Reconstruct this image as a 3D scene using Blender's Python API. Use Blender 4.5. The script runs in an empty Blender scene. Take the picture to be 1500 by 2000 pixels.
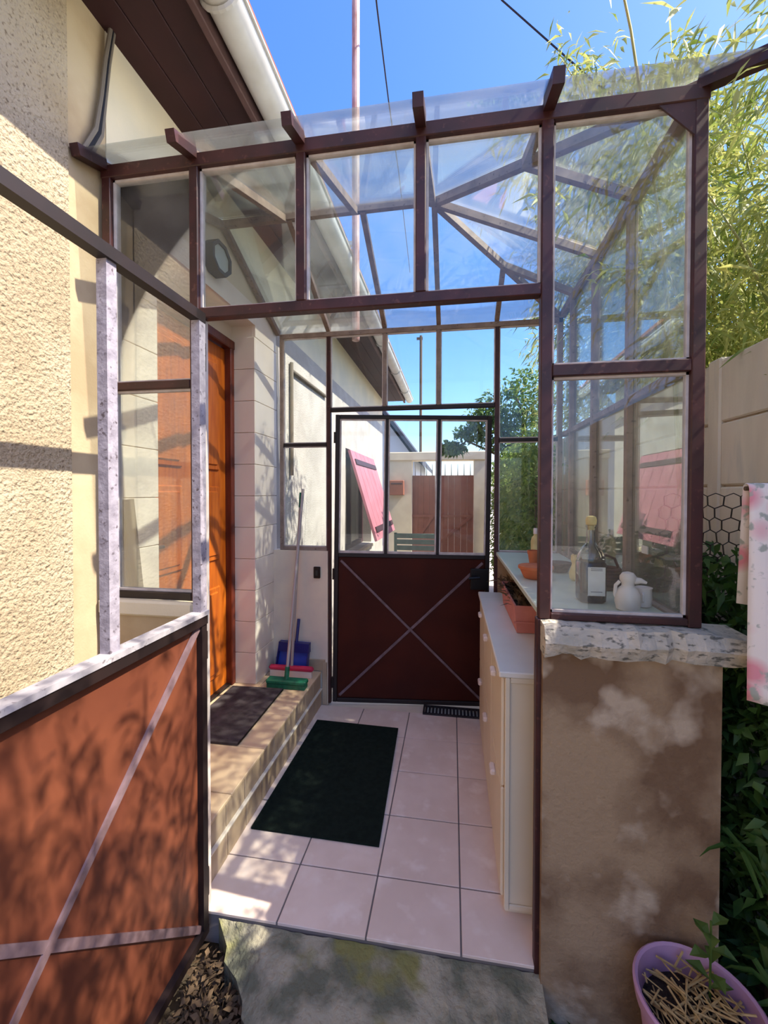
import bpy, math, random
import numpy as np
from mathutils import Vector, Matrix
random.seed(7); rng = np.random.default_rng(7)
scene = bpy.context.scene
COL = scene.collection

# ------------------------------------------------------------------ camera
EYE = 1.5595
cam_d = bpy.data.cameras.new('camera'); cam = bpy.data.objects.new('camera', cam_d); COL.objects.link(cam)
yaw, pitch, roll = 0.159667, -0.0174331, 0.0012818
fw = Vector((-math.sin(yaw)*math.cos(pitch), math.cos(yaw)*math.cos(pitch), math.sin(pitch)))
rt = Vector((math.cos(yaw), math.sin(yaw), 0)); up = rt.cross(fw)
r2 = rt*math.cos(roll) + up*math.sin(roll); u2 = up*math.cos(roll) - rt*math.sin(roll)
M = Matrix((r2, u2, -fw)).transposed().to_4x4(); M.translation = (0, 0, EYE)
cam.matrix_world = M
cam_d.sensor_fit = 'HORIZONTAL'; cam_d.sensor_width = 36; cam_d.lens = 829.17/1500*36
cam_d.shift_y = -23.26/1500; cam_d.clip_start = 0.02
scene.camera = cam

# ------------------------------------------------------------------ world, sun, exposure
SUN = Vector((1.0, -0.07, 1.2)).normalized()
w = bpy.data.worlds.new('sky'); scene.world = w; w.use_nodes = True
nt = w.node_tree; nt.nodes.clear()
o_ = nt.nodes.new('ShaderNodeOutputWorld'); bg = nt.nodes.new('ShaderNodeBackground')
def lin(c): c = c/255.0; return c/12.92 if c <= .04045 else ((c+.055)/1.055)**2.4
def rgb(r, g, b, a=1.0): return (lin(r), lin(g), lin(b), a)
sky = nt.nodes.new('ShaderNodeTexSky'); sky.sky_type = 'NISHITA'; sky.sun_disc = False
sky.sun_elevation = math.asin(SUN.z); sky.sun_rotation = math.atan2(SUN.x, SUN.y); sky.altitude = 0
sky.air_density = 1.0; sky.dust_density = 1.5; sky.ozone_density = 4.0
hs = nt.nodes.new('ShaderNodeHueSaturation'); hs.inputs['Saturation'].default_value = 1.25
nt.links.new(sky.outputs[0], hs.inputs['Color'])
tn = nt.nodes.new('ShaderNodeMix'); tn.data_type = 'RGBA'; tn.blend_type = 'MULTIPLY'; tn.inputs[0].default_value = 1; tn.inputs[7].default_value = (.96, .86, .98, 1)
nt.links.new(hs.outputs[0], tn.inputs[6]); nt.links.new(tn.outputs[2], bg.inputs[0]); nt.links.new(bg.outputs[0], o_.inputs[0]); bg.inputs[1].default_value = .160
sl = bpy.data.lights.new('sun', 'SUN'); sl.energy = 3.85; sl.angle = math.radians(.5); sl.color = (1, .91, .78)
so = bpy.data.objects.new('sun', sl); COL.objects.link(so); so.location = (6, 2, 9)
so.rotation_euler = SUN.to_track_quat('Z', 'Y').to_euler()
scene.view_settings.view_transform = 'Standard'; scene.view_settings.look = 'None'
scene.view_settings.exposure = 1.42; scene.view_settings.gamma = 1.0
scene.cycles.transparent_max_bounces = 40; scene.cycles.max_bounces = 16; scene.cycles.diffuse_bounces = 10

# ------------------------------------------------------------------ materials
MATS = {}
def node_mat(name):
    m = bpy.data.materials.new(name); m.use_nodes = True; MATS[name] = m
    return m, m.node_tree, m.node_tree.nodes['Principled BSDF']
def mat(name, c, rough=.7, metal=0, c2=None, vs=6, vd=4, vlo=.35, vhi=.65, bump=0, bs=60, bd=.004, spec=.5, stretch=None, c3=None, c3s=40, c3lo=.6, c3hi=.7):
    m, t, p = node_mat(name)
    p.inputs['Base Color'].default_value = rgb(*c); p.inputs['Roughness'].default_value = rough
    p.inputs['Metallic'].default_value = metal; p.inputs['Specular IOR Level'].default_value = spec
    if c2 or bump or c3:
        tcn = t.nodes.new('ShaderNodeTexCoord'); mp = t.nodes.new('ShaderNodeMapping'); t.links.new(tcn.outputs['Object'], mp.inputs[0])
        if stretch: mp.inputs['Scale'].default_value = stretch
        vec = mp.outputs[0]
    col = None
    def noise(sc, det, v):
        n = t.nodes.new('ShaderNodeTexNoise'); n.inputs['Scale'].default_value = sc; n.inputs['Detail'].default_value = det
        t.links.new(v, n.inputs['Vector']); return n
    if c2:
        n = noise(vs, vd, vec); r = t.nodes.new('ShaderNodeValToRGB')
        r.color_ramp.elements[0].position = vlo; r.color_ramp.elements[1].position = vhi
        r.color_ramp.elements[0].color = rgb(*c); r.color_ramp.elements[1].color = rgb(*c2)
        t.links.new(n.outputs[0], r.inputs[0]); col = r.outputs[0]
    if c3:
        n = noise(c3s, 3, vec); r = t.nodes.new('ShaderNodeValToRGB')
        r.color_ramp.elements[0].position = c3lo; r.color_ramp.elements[1].position = c3hi
        mx = t.nodes.new('ShaderNodeMix'); mx.data_type = 'RGBA'
        t.links.new(n.outputs[0], r.inputs[0]); t.links.new(r.outputs[0], mx.inputs[0])
        if col: t.links.new(col, mx.inputs[6])
        else: mx.inputs[6].default_value = rgb(*c)
        mx.inputs[7].default_value = rgb(*c3); col = mx.outputs[2]
    if col: t.links.new(col, p.inputs['Base Color'])
    if bump:
        n = noise(bs, 3, tcn.outputs['Object']); b = t.nodes.new('ShaderNodeBump'); b.inputs['Strength'].default_value = bump; b.inputs['Distance'].default_value = bd
        t.links.new(n.outputs[0], b.inputs['Height']); t.links.new(b.outputs[0], p.inputs['Normal'])
    return m
def glass_mat(name, dust, dustc=(215, 215, 205), tint=(251, 254, 252), gl=1.0, scale=7, lo=.3, hi=.75):
    m = bpy.data.materials.new(name); m.use_nodes = True; MATS[name] = m; t = m.node_tree; t.nodes.clear()
    out = t.nodes.new('ShaderNodeOutputMaterial'); tr = t.nodes.new('ShaderNodeBsdfTransparent'); gs = t.nodes.new('ShaderNodeBsdfGlossy')
    df = t.nodes.new('ShaderNodeBsdfDiffuse'); tl = t.nodes.new('ShaderNodeBsdfTranslucent'); ad = t.nodes.new('ShaderNodeMixShader')
    fr = t.nodes.new('ShaderNodeFresnel'); fr.inputs[0].default_value = 1.45
    mu = t.nodes.new('ShaderNodeMath'); mu.operation = 'MULTIPLY'; mu.inputs[1].default_value = gl; mu.use_clamp = True
    m1 = t.nodes.new('ShaderNodeMixShader'); m2 = t.nodes.new('ShaderNodeMixShader')
    tr.inputs[0].default_value = rgb(*tint); gs.inputs['Roughness'].default_value = .015; gs.inputs[0].default_value = (1, 1, 1, 1)
    df.inputs[0].default_value = rgb(*dustc); tl.inputs[0].default_value = rgb(*dustc); ad.inputs[0].default_value = .5
    t.links.new(df.outputs[0], ad.inputs[1]); t.links.new(tl.outputs[0], ad.inputs[2])
    tcn = t.nodes.new('ShaderNodeTexCoord'); n = t.nodes.new('ShaderNodeTexNoise'); n.inputs['Scale'].default_value = scale; n.inputs['Detail'].default_value = 6
    mr = t.nodes.new('ShaderNodeMapRange'); mr.inputs[1].default_value = lo; mr.inputs[2].default_value = hi; mr.inputs[3].default_value = dust*.35; mr.inputs[4].default_value = dust*1.5
    t.links.new(tcn.outputs['Object'], n.inputs[0]); t.links.new(n.outputs[0], mr.inputs[0])
    t.links.new(fr.outputs[0], mu.inputs[0])
    t.links.new(mr.outputs[0], m1.inputs[0]); t.links.new(tr.outputs[0], m1.inputs[1]); t.links.new(ad.outputs[0], m1.inputs[2])
    t.links.new(mu.outputs[0], m2.inputs[0]); t.links.new(m1.outputs[0], m2.inputs[1]); t.links.new(gs.outputs[0], m2.inputs[2])
    t.links.new(m2.outputs[0], out.inputs[0]); return m
mat('roughcast', (186, 171, 143), .95, c2=(168, 151, 122), vs=3, c3=(128, 112, 88), c3s=95, c3lo=.56, c3hi=.70, bump=1, bs=75, bd=.012)
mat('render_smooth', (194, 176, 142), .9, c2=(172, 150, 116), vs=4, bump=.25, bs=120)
mat('render_cream', (226, 214, 184), .9, c2=(212, 204, 180), vs=3, bump=.2, bs=120)
mat('white_roughcast', (180, 176, 170), .95, c2=(164, 160, 154), vs=5, bump=.6, bs=90, bd=.008)
mat('cladding', (236, 228, 214), .55, c2=(226, 216, 202), vs=2.5)
mat('soffit', (54, 20, 20), .75, c2=(44, 15, 15), vs=5)
mat('fascia', (92, 66, 62), .7, c2=(74, 50, 48), vs=8)
mat('gutter_grey', (206, 206, 200), .45, c2=(190, 188, 180), vs=6)
mat('roof_tile', (150, 88, 66), .9, c2=(120, 70, 55), vs=9)
mat('maroon', (72, 33, 31), .5, c2=(50, 23, 21), vs=9, c3=(92, 54, 46), c3s=55, c3lo=.62, c3hi=.74)
mat('dark_brown', (36, 22, 20), .55, c2=(26, 16, 15), vs=9)
mat('taupe', (158, 138, 124), .6, c2=(128, 110, 100), vs=12, c3=(96, 76, 66), c3s=60, c3lo=.62, c3hi=.72)
mat('putty', (214, 204, 198), .8, c2=(190, 178, 170), vs=20)
mat('weathered', (172, 166, 176), .6, c2=(140, 134, 144), vs=30, vd=6, c3=(96, 86, 92), c3s=70, c3lo=.60, c3hi=.70, bump=.4, bs=90)
mat('mottled_white', (186, 182, 184), .6, c2=(152, 148, 152), vs=25, vd=6, c3=(120, 112, 116), c3s=60, c3lo=.62, c3hi=.72)
mat('rust_panel', (116, 62, 38), .6, c2=(94, 46, 28), vs=3, c3=(80, 40, 26), c3s=14, c3lo=.62, c3hi=.85)
mat('door_panel', (74, 27, 14), .6, c2=(60, 20, 11), vs=3, spec=.2)
mat('mauve_bar', (130, 108, 112), .55, c2=(104, 82, 84), vs=20)
mat('jamb_white', (222, 212, 204), .7, c2=(204, 188, 178), vs=14)
mat('tile_floor', (242, 222, 206), .42, c2=(228, 206, 188), vs=5, c3=(246, 230, 216), c3s=12, c3lo=.55, c3hi=.75)
mat('grout', (120, 112, 108), .95)
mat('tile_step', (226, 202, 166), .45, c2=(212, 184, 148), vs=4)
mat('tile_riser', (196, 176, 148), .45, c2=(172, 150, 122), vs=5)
mat('nosing', (226, 216, 198), .5)
mat('mat_green', (30, 40, 34), 1, c2=(23, 32, 27), vs=40, bump=.6, bs=400, bd=.003, spec=.1)
mat('mat_grey', (86, 80, 82), 1, c2=(66, 60, 62), vs=18, bump=.6, bs=300, bd=.003, spec=.1)
mat('wood_door', (196, 104, 28), .35, c2=(168, 80, 18), vs=5, stretch=(9, 9, .8))
mat('wood_frame', (112, 48, 28), .4, c2=(86, 32, 20), vs=6, stretch=(9, 9, .8))
mat('pier', (168, 144, 114), .95, c2=(122, 96, 72), vs=3.4, vd=11, vlo=.42, vhi=.58, c3=(190, 172, 148), c3s=6.5, c3lo=.53, c3hi=.66, bump=.8, bs=55, bd=.006)
mat('coping', (206, 196, 178), .9, c2=(168, 164, 150), vs=9, vd=6, c3=(110, 108, 98), c3s=34, c3lo=.56, c3hi=.66, bump=.8, bs=38, bd=.012, stretch=(1, 1, 2.5))
mat('low_wall', (236, 222, 196), .9, c2=(218, 206, 188), vs=4, bump=.15, bs=140)
mat('concrete', (168, 162, 138), .95, c2=(108, 110, 90), vs=7, vd=10, vlo=.42, vhi=.58, c3=(132, 130, 78), c3s=5.5, c3lo=.55, c3hi=.66, bump=1, bs=45, bd=.012)
mat('precast', (222, 210, 192), .9, c2=(204, 192, 174), vs=2.5, c3=(204, 196, 184), c3s=7, c3lo=.55, c3hi=.75, bump=.25, bs=120, stretch=(1, 3, .5))
mat('earth', (96, 84, 66), 1, c2=(62, 54, 42), vs=5, vd=6, bump=.8, bs=30, bd=.02)
mat('bounce_paving', (196, 186, 168), .9, c2=(176, 166, 150), vs=3)
mat('cabinet', (232, 218, 190), .5, c2=(224, 208, 178), vs=2)
mat('cabinet_top', (230, 224, 210), .45, c2=(220, 212, 196), vs=3)
mat('sill_board', (214, 222, 206), .3, c2=(200, 212, 196), vs=5)
mat('terracotta', (202, 116, 72), .8, c2=(184, 100, 60), vs=12)
mat('planter_pink', (206, 128, 112), .7, c2=(190, 112, 98), vs=8)
mat('soil', (52, 38, 30), 1, bump=1, bs=80, bd=.02)
mat('white_ceramic', (238, 228, 222), .35, c2=(228, 214, 206), vs=16)
mat('cream_thing', (226, 206, 142), .6, c2=(206, 180, 116), vs=20)
mat('dark_wood', (70, 48, 40), .6)
mat('wicker', (96, 62, 48), .8, c2=(66, 42, 34), vs=40)
mat('bottle_dark', (34, 28, 30), .12)
mat('paper', (230, 228, 222), .7, c2=(216, 212, 204), vs=15)
mat('grey_print', (120, 120, 118), .7)
mat('black_plastic', (18, 16, 16), .4)
mat('green_plastic', (24, 118, 84), .5, c2=(16, 92, 66), vs=30)
mat('blue_plastic', (52, 84, 186), .4, c2=(36, 56, 150), vs=4)
mat('navy_plastic', (32, 34, 110), .4)
mat('red_plastic', (206, 44, 84), .45, c2=(180, 30, 70), vs=6)
mat('pole_grey', (172, 164, 160), .4)
mat('bristle_white', (226, 216, 202), .9)
mat('lamp_frame', (40, 46, 44), .5)
mat('lamp_glass', (176, 190, 184), .15)
mat('bulb_white', (244, 236, 214), .4)
mat('cable_grey', (120, 112, 100), .8); mat('cable_black', (24, 26, 34), .7)
mat('mast_paint', (206, 184, 178), .6, c2=(150, 100, 88), vs=14, stretch=(1, 1, .3))
mat('bamboo_culm', (176, 160, 84), .5, c2=(120, 128, 60), vs=6)
mat('twig', (92, 74, 54), .9)
mat('straw', (206, 178, 122), .8, c2=(170, 140, 92), vs=30)
mat('purple_pot', (196, 158, 190), .4, c2=(178, 138, 174), vs=4)
mat('wire', (56, 50, 46), .5, metal=.4)
mat('pink_paint', (178, 112, 124), .6, c2=(164, 98, 110), vs=4)
mat('dark_iron', (58, 30, 38), .6)
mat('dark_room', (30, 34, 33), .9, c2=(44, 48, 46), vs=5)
mat('stone_cream', (224, 208, 178), .9, c2=(210, 192, 164), vs=4)
mat('brown_gate', (152, 92, 70), .6, c2=(136, 80, 62), vs=4)
mat('green_paint', (62, 104, 82), .6, c2=(44, 84, 66), vs=10)
mat('grey_render', (176, 176, 180), .9); mat('slate', (58, 60, 70), .8)
mat('grate_metal', (66, 60, 62), .5, metal=.6, c2=(48, 44, 48), vs=30)
mat('pale_stone', (196, 190, 172), .9, c2=(170, 164, 146), vs=12, bump=.5, bs=50)
mat('litter', (120, 96, 68), .9, c2=(80, 64, 46), vs=6)
glass_mat('glass_front', .030, gl=.85); glass_mat('glass_side', .09, gl=.5); glass_mat('glass_left', .19, dustc=(205, 198, 190), gl=1.5); glass_mat('glass_back', .025, gl=.6)  # left panes: dust thickened to stand in for the sunlit wall's reflection
glass_mat('glass_roof', .10, dustc=(232, 234, 230), gl=.7, scale=5)
glass_mat('glass_bottle', .10, gl=1.6, tint=(240, 244, 242))
def leaf_mat(name, a, b, trans=.45, sc=1.7):
    m, t, p = node_mat(name)
    g = t.nodes.new('ShaderNodeTexCoord'); n = t.nodes.new('ShaderNodeTexNoise'); n.inputs['Scale'].default_value = sc*4; n.inputs['Detail'].default_value = 5
    r = t.nodes.new('ShaderNodeValToRGB'); r.color_ramp.elements[0].position = .36; r.color_ramp.elements[1].position = .64
    r.color_ramp.elements[0].color = rgb(*a); r.color_ramp.elements[1].color = rgb(*b)
    t.links.new(g.outputs['Object'], n.inputs[0]); t.links.new(n.outputs[0], r.inputs[0]); t.links.new(r.outputs[0], p.inputs['Base Color'])
    p.inputs['Roughness'].default_value = .5
    tl = t.nodes.new('ShaderNodeBsdfTranslucent'); mx = t.nodes.new('ShaderNodeMixShader'); mx.inputs[0].default_value = trans
    t.links.new(r.outputs[0], tl.inputs[0]); out = t.nodes['Material Output']
    t.links.new(p.outputs[0], mx.inputs[1]); t.links.new(tl.outputs[0], mx.inputs[2]); t.links.new(mx.outputs[0], out.inputs[0])
    return m
leaf_mat('bamboo_leaf', (120, 142, 60), (206, 204, 122)); leaf_mat('shrub_leaf', (46, 84, 40), (84, 122, 58)); leaf_mat('tree_leaf', (70, 108, 60), (122, 150, 84))
leaf_mat('blade_leaf', (70, 112, 50), (124, 150, 74)); leaf_mat('hedge_leaf', (84, 118, 52), (150, 170, 84))
def floral():
    m, t, p = node_mat('floral_cloth'); p.inputs['Roughness'].default_value = .6
    g = t.nodes.new('ShaderNodeTexCoord'); v = t.nodes.new('ShaderNodeTexVoronoi'); v.inputs['Scale'].default_value = 9
    r = t.nodes.new('ShaderNodeValToRGB'); r.color_ramp.elements[0].color = rgb(226, 150, 166); r.color_ramp.elements[1].color = rgb(238, 232, 230)
    r.color_ramp.elements[0].position = .18; r.color_ramp.elements[1].position = .42
    n = t.nodes.new('ShaderNodeTexNoise'); n.inputs['Scale'].default_value = 34; n.inputs['Detail'].default_value = 3
    r3 = t.nodes.new('ShaderNodeValToRGB'); r3.color_ramp.elements[0].position = .58; r3.color_ramp.elements[1].position = .66
    mx = t.nodes.new('ShaderNodeMix'); mx.data_type = 'RGBA'; mx.inputs[7].default_value = rgb(168, 176, 170)
    t.links.new(g.outputs['Object'], v.inputs[0]); t.links.new(g.outputs['Object'], n.inputs[0]); t.links.new(v.outputs['Distance'], r.inputs[0])
    t.links.new(n.outputs[0], r3.inputs[0]); t.links.new(r3.outputs[0], mx.inputs[0]); t.links.new(r.outputs[0], mx.inputs[6]); t.links.new(mx.outputs[2], p.inputs['Base Color'])
floral()

# ------------------------------------------------------------------ mesh helpers
WO = {}   # world origin of an object, for children given in world coordinates
class MB:
    def __init__(s): s.v = []; s.f = []
    def add(s, vs, fs):
        n = len(s.v); s.v += [tuple(map(float, v)) for v in vs]; s.f += [tuple(n+i for i in q) for q in fs]; return s
    def box(s, a, b):
        x0, x1 = sorted((a[0], b[0])); y0, y1 = sorted((a[1], b[1])); z0, z1 = sorted((a[2], b[2]))
        return s.add([(x0,y0,z0),(x1,y0,z0),(x1,y1,z0),(x0,y1,z0),(x0,y0,z1),(x1,y0,z1),(x1,y1,z1),(x0,y1,z1)],
                     [(0,3,2,1),(4,5,6,7),(0,1,5,4),(1,2,6,5),(2,3,7,6),(3,0,4,7)])
    def cbox(s, a, b, c=.004):      # box with chamfered top/all edges
        x0, x1 = sorted((a[0], b[0])); y0, y1 = sorted((a[1], b[1])); z0, z1 = sorted((a[2], b[2]))
        c = min(c, (x1-x0)/2.01, (y1-y0)/2.01, (z1-z0)/2.01)
        def ring(z, i): return [(x0+i,y0,z),(x1-i,y0,z),(x1,y0+i,z),(x1,y1-i,z),(x1-i,y1,z),(x0+i,y1,z),(x0,y1-i,z),(x0,y0+i,z)]
        def inner(z): return [(x0+c,y0+c,z),(x1-c,y0+c,z),(x1-c,y0+c,z),(x1-c,y1-c,z),(x1-c,y1-c,z),(x0+c,y1-c,z),(x0+c,y1-c,z),(x0+c,y0+c,z)]
        q = [(x0+c,y0+c),(x1-c,y0+c),(x1-c,y1-c),(x0+c,y1-c)]
        R0, R1 = ring(z0+c, c), ring(z1-c, c)
        vs = R0+R1+[(x,y,z0) for x,y in q]+[(x,y,z1) for x,y in q]
        fs = [(i,(i+1)%8,8+(i+1)%8,8+i) for i in range(8)]
        fs += [(19,18,17,16),(20,21,22,23)]
        for k,(i,j) in enumerate(((0,1),(2,3),(4,5),(6,7))):
            a_, b_ = 16+k, 16+(k+1)%4
            fs += [(a_,b_,j,i),(8+i,8+j,20+(k+1)%4,20+k)]
            jn = (j+1)%8
            fs += [(b_,jn,j),(8+j,8+jn,20+(k+1)%4)]
        return s.add(vs, fs)
    def bar(s, a, b, w, h, upv=(0,0,1)):
        a, b = Vector(a), Vector(b); d = (b-a).normalized(); u = Vector(upv)
        if abs(d.dot(u)) > .98: u = Vector((0,1,0))
        r = d.cross(u).normalized()*w/2; u = r.cross(d).normalized()*h/2
        vs = [a-r-u,a+r-u,a+r+u,a-r+u,b-r-u,b+r-u,b+r+u,b-r+u]
        return s.add(vs, [(0,1,2,3),(7,6,5,4),(0,4,5,1),(1,5,6,2),(2,6,7,3),(3,7,4,0)])
    def tube(s, pts, r, n=8, cap=True):
        pts = [Vector(p) for p in pts]; rs = r if isinstance(r, (list, tuple)) else [r]*len(pts); base = len(s.v); pu = None
        for i, p in enumerate(pts):
            d = (pts[min(i+1, len(pts)-1)]-pts[max(i-1, 0)]).normalized()
            u = Vector((0,0,1)) if pu is None else pu
            if abs(d.dot(u)) > .95: u = Vector((1,0,0))
            x = d.cross(u).normalized(); y = x.cross(d).normalized(); pu = y
            s.v += [tuple(p+(x*math.cos(t)+y*math.sin(t))*rs[i]) for t in [2*math.pi*k/n for k in range(n)]]
        for i in range(len(pts)-1):
            for k in range(n): s.f.append((base+i*n+k, base+i*n+(k+1)%n, base+(i+1)*n+(k+1)%n, base+(i+1)*n+k))
        if cap: s.f += [tuple(base+k for k in range(n))[::-1], tuple(base+(len(pts)-1)*n+k for k in range(n))]
        return s
    def lathe(s, c, prof, n=24, sq=0):
        base = len(s.v)
        for r, z in prof:
            for k in range(n):
                t = 2*math.pi*k/n; q = 1.0
                if sq: q = 1/((abs(math.cos(t))**sq+abs(math.sin(t))**sq)**(1/sq))
                s.v.append((c[0]+r*q*math.cos(t), c[1]+r*q*math.sin(t), c[2]+z))
        for i in range(len(prof)-1):
            for k in range(n): s.f.append((base+i*n+k, base+i*n+(k+1)%n, base+(i+1)*n+(k+1)%n, base+(i+1)*n+k))
        s.f += [tuple(base+k for k in range(n))[::-1], tuple(base+(len(prof)-1)*n+k for k in range(n))]
        return s
    def prism(s, poly, off):        # polygon (3D points) extruded by a vector
        n = len(poly); off = Vector(off); P = [Vector(p) for p in poly]
        return s.add(P+[p+off for p in P], [tuple(range(n))[::-1], tuple(range(n, 2*n))]+[(i,(i+1)%n,n+(i+1)%n,n+i) for i in range(n)])
    def blob(s, c, rx, ry, rz, n=12, m=8):
        pr = [(max(math.sin(math.pi*i/m), .02), -math.cos(math.pi*i/m)) for i in range(m+1)]; base = len(s.v)
        for r, z in pr:
            for k in range(n): t = 2*math.pi*k/n; s.v.append((c[0]+rx*r*math.cos(t), c[1]+ry*r*math.sin(t), c[2]+rz*z))
        for i in range(m):
            for k in range(n): s.f.append((base+i*n+k, base+i*n+(k+1)%n, base+(i+1)*n+(k+1)%n, base+(i+1)*n+k))
        s.f += [tuple(base+k for k in range(n))[::-1], tuple(base+m*n+k for k in range(n))]
        return s
    def build(s, name, m, parent=None, smooth=False, local=False, stuff=False):
        v = np.array(s.v, float)
        if parent is not None: org = np.zeros(3) if local else np.array(WO.get(parent.name, (0,0,0)), float)
        else: org = np.array([(v[:,0].min()+v[:,0].max())/2, (v[:,1].min()+v[:,1].max())/2, v[:,2].min()])
        me = bpy.data.meshes.new(name); me.from_pydata((v-org).tolist(), [], s.f); me.update()
        if smooth: me.polygons.foreach_set('use_smooth', [True]*len(me.polygons)); me.set_sharp_from_angle(angle=math.radians(38))
        me.materials.append(MATS[m]); o = bpy.data.objects.new(name, me); COL.objects.link(o)
        if parent is not None: o.parent = parent; WO[o.name] = tuple(org)
        else: o.location = org; WO[o.name] = tuple(org)
        if stuff: o['kind'] = 'stuff'
        return o
def tag(o, label=None, cat=None, group=None, kind=None):
    if label: o['label'] = label
    if cat: o['category'] = cat
    if group: o['group'] = group
    if kind: o['kind'] = kind
    return o
def thing(name, loc, label=None, cat=None, group=None, kind=None, rot=(0,0,0)):
    o = bpy.data.objects.new(name, None); COL.objects.link(o); o.location = loc; o.rotation_euler = rot; o.empty_display_size = .1
    WO[o.name] = tuple(loc); return tag(o, label, cat, group, kind)
def piece(name, m, parent, fn, *a, **k):
    b = MB(); getattr(b, fn)(*a, **k); return b.build(name, m, parent)
def leaves(name, pts, dirs, L, W, m, parent, seed=0, droop=.25, fold=True):
    """one mesh of many lance-shaped leaves (4 triangles each)"""
    g = np.random.default_rng(seed); n = len(pts); P = np.asarray(pts, float); D = np.asarray(dirs, float); D /= np.linalg.norm(D, axis=1)[:,None]
    up_ = g.normal(size=(n,3)); S = np.cross(D, up_); S /= np.linalg.norm(S, axis=1)[:,None]; N = np.cross(S, D)
    l = (L*g.uniform(.65, 1.25, n))[:,None]; w_ = (W*g.uniform(.7, 1.2, n))[:,None]
    mid = P+D*l*.42; tip = P+D*l+np.array([0,0,-1.])*l*droop
    V = np.stack([P, mid+S*w_*.5+N*w_*.15, tip, mid-S*w_*.5+N*w_*.15, mid-N*w_*.05+D*l*.05], 1).reshape(-1,3)
    org = np.array(WO.get(parent.name, (0,0,0)), float) if parent is not None else V.mean(0)*np.array([1,1,0])+np.array([0,0,V[:,2].min()])
    V -= org
    idx = np.arange(n)[:,None]*5; F = np.concatenate([idx+np.array([0,1,4]), idx+np.array([1,2,4]), idx+np.array([2,3,4]), idx+np.array([3,0,4])], 0)
    me = bpy.data.meshes.new(name); me.vertices.add(len(V)); me.vertices.foreach_set('co', V.ravel()); me.loops.add(F.size); me.loops.foreach_set('vertex_index', F.ravel())
    me.polygons.add(len(F)); me.polygons.foreach_set('loop_start', np.arange(len(F))*3); me.update(calc_edges=True); me.materials.append(MATS[m])
    o = bpy.data.objects.new(name, me); COL.objects.link(o)
    if parent is not None: o.parent = parent
    else: o.location = org
    o['kind'] = 'stuff'; return o

# ================================================================== GROUND AND SHELL
WX = -1.32          # face of the house wall
GZ = -.15
def ground():
    b = MB(); n = 60; g = np.random.default_rng(3); xs = np.linspace(-2.2, 3.2, n); ys = np.linspace(-3, 3.05, n)
    for y in ys:
        for x in xs: b.v.append((x, y, GZ-.02+g.normal()*.006))
    for j in range(n-1):
        for i in range(n-1): b.f.append((j*n+i, j*n+i+1, (j+1)*n+i+1, (j+1)*n+i))
    tag(MB().box((-14,-12,GZ-.4), (16,40,GZ-.06)).build('ground_yard', 'bounce_paving'), kind='structure')  # unseen yard; pale paving invented to bounce sunlight as fill
    tag(b.build('ground', 'earth'), kind='structure')
ground()

# porch floor: tiles of 33 cm on a grout bed
fl = MB().box((-.955,1.435,-.12), (.42,2.985,-.005)).build('floor', 'grout'); tag(fl, kind='structure')
XE = [-.955,-.624,-.294,.036,.366,.42]; YE = [1.43,1.678,2.008,2.338,2.668,2.985]
for i in range(len(XE)-1):
    for j in range(len(YE)-1):
        piece('floor_tile', 'tile_floor', fl, 'cbox', (XE[i]+.003,YE[j]+.003,-.012), (XE[i+1]-.003,YE[j+1]-.003,random.uniform(-.0008,.0008)), .0015)
# tiled step in front of the house door
st = thing('tiled_step', (-1.2,2.25,-.02), 'beige tiled step along the house wall under the wooden door', 'step')
piece('core', 'grout', st, 'box', (-1.52,1.50,-.02), (-.962,2.985,.236))
ty = [1.50,1.70,2.03,2.36,2.69,2.985]
for j in range(5):
    for x0, x1 in ((-1.50,-1.29),(-1.285,-.945)):
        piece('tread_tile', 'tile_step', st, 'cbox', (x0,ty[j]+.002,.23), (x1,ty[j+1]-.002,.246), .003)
ry = [1.50+.165*k for k in range(10)]
for k in range(9):
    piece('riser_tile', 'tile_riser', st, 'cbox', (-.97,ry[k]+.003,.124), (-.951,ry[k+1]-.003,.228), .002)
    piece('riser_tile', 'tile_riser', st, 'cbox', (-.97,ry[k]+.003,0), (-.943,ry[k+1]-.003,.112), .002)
piece('nosing_strip', 'nosing', st, 'cbox', (-.97,1.50,.112), (-.937,2.985,.124), .003)

# house wall: roughcast outside, boards inside the porch, door recess, far wall with a window
wl = MB().box((WX-.25,-3.5,-.2), (WX,1.30,3.34)).build('wall_left', 'roughcast'); tag(wl, kind='structure')
tag(MB().box((WX-.25,1.302,-.2), (WX-.006,1.468,3.34)).build('trim_shadow_strip', 'render_smooth'), kind='structure')  # smooth strip made up to stand in for the slanted shadow here
tag(MB().box((WX-.25,1.47,2.82), (WX-.004,8.0,3.34)).build('wall_upper', 'render_cream'), kind='structure')
wp = MB(); wp.box((WX-.25,1.47,-.2), (WX-.012,1.74,2.82)); wp.box((WX-.25,2.72,-.2), (WX-.012,3.06,2.82)); wp.box((WX-.25,1.74,2.69), (WX-.002,2.72,2.82)); wp.box((WX-.35,1.74,-.2), (WX-.25,2.72,.23))
wp = wp.build('wall_porch', 'cladding'); tag(wp, kind='structure')
bz = [.246+.215*k for k in range(13)]
for k in range(12):
    z0, z1 = bz[k]+.0015, min(bz[k+1], 2.82)-.0015
    piece('cladding_board', 'cladding', wp, 'cbox', (WX-.03,1.475,z0), (WX,1.745,z1), .002)
    piece('cladding_board', 'cladding', wp, 'cbox', (WX-.03,2.716,z0), (WX,3.06,z1), .002)
    if z1 < 2.72: piece('cladding_board', 'cladding', wp, 'cbox', (WX-.20,2.705,z0), (WX-.002,2.725,z1), .002)
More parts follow.
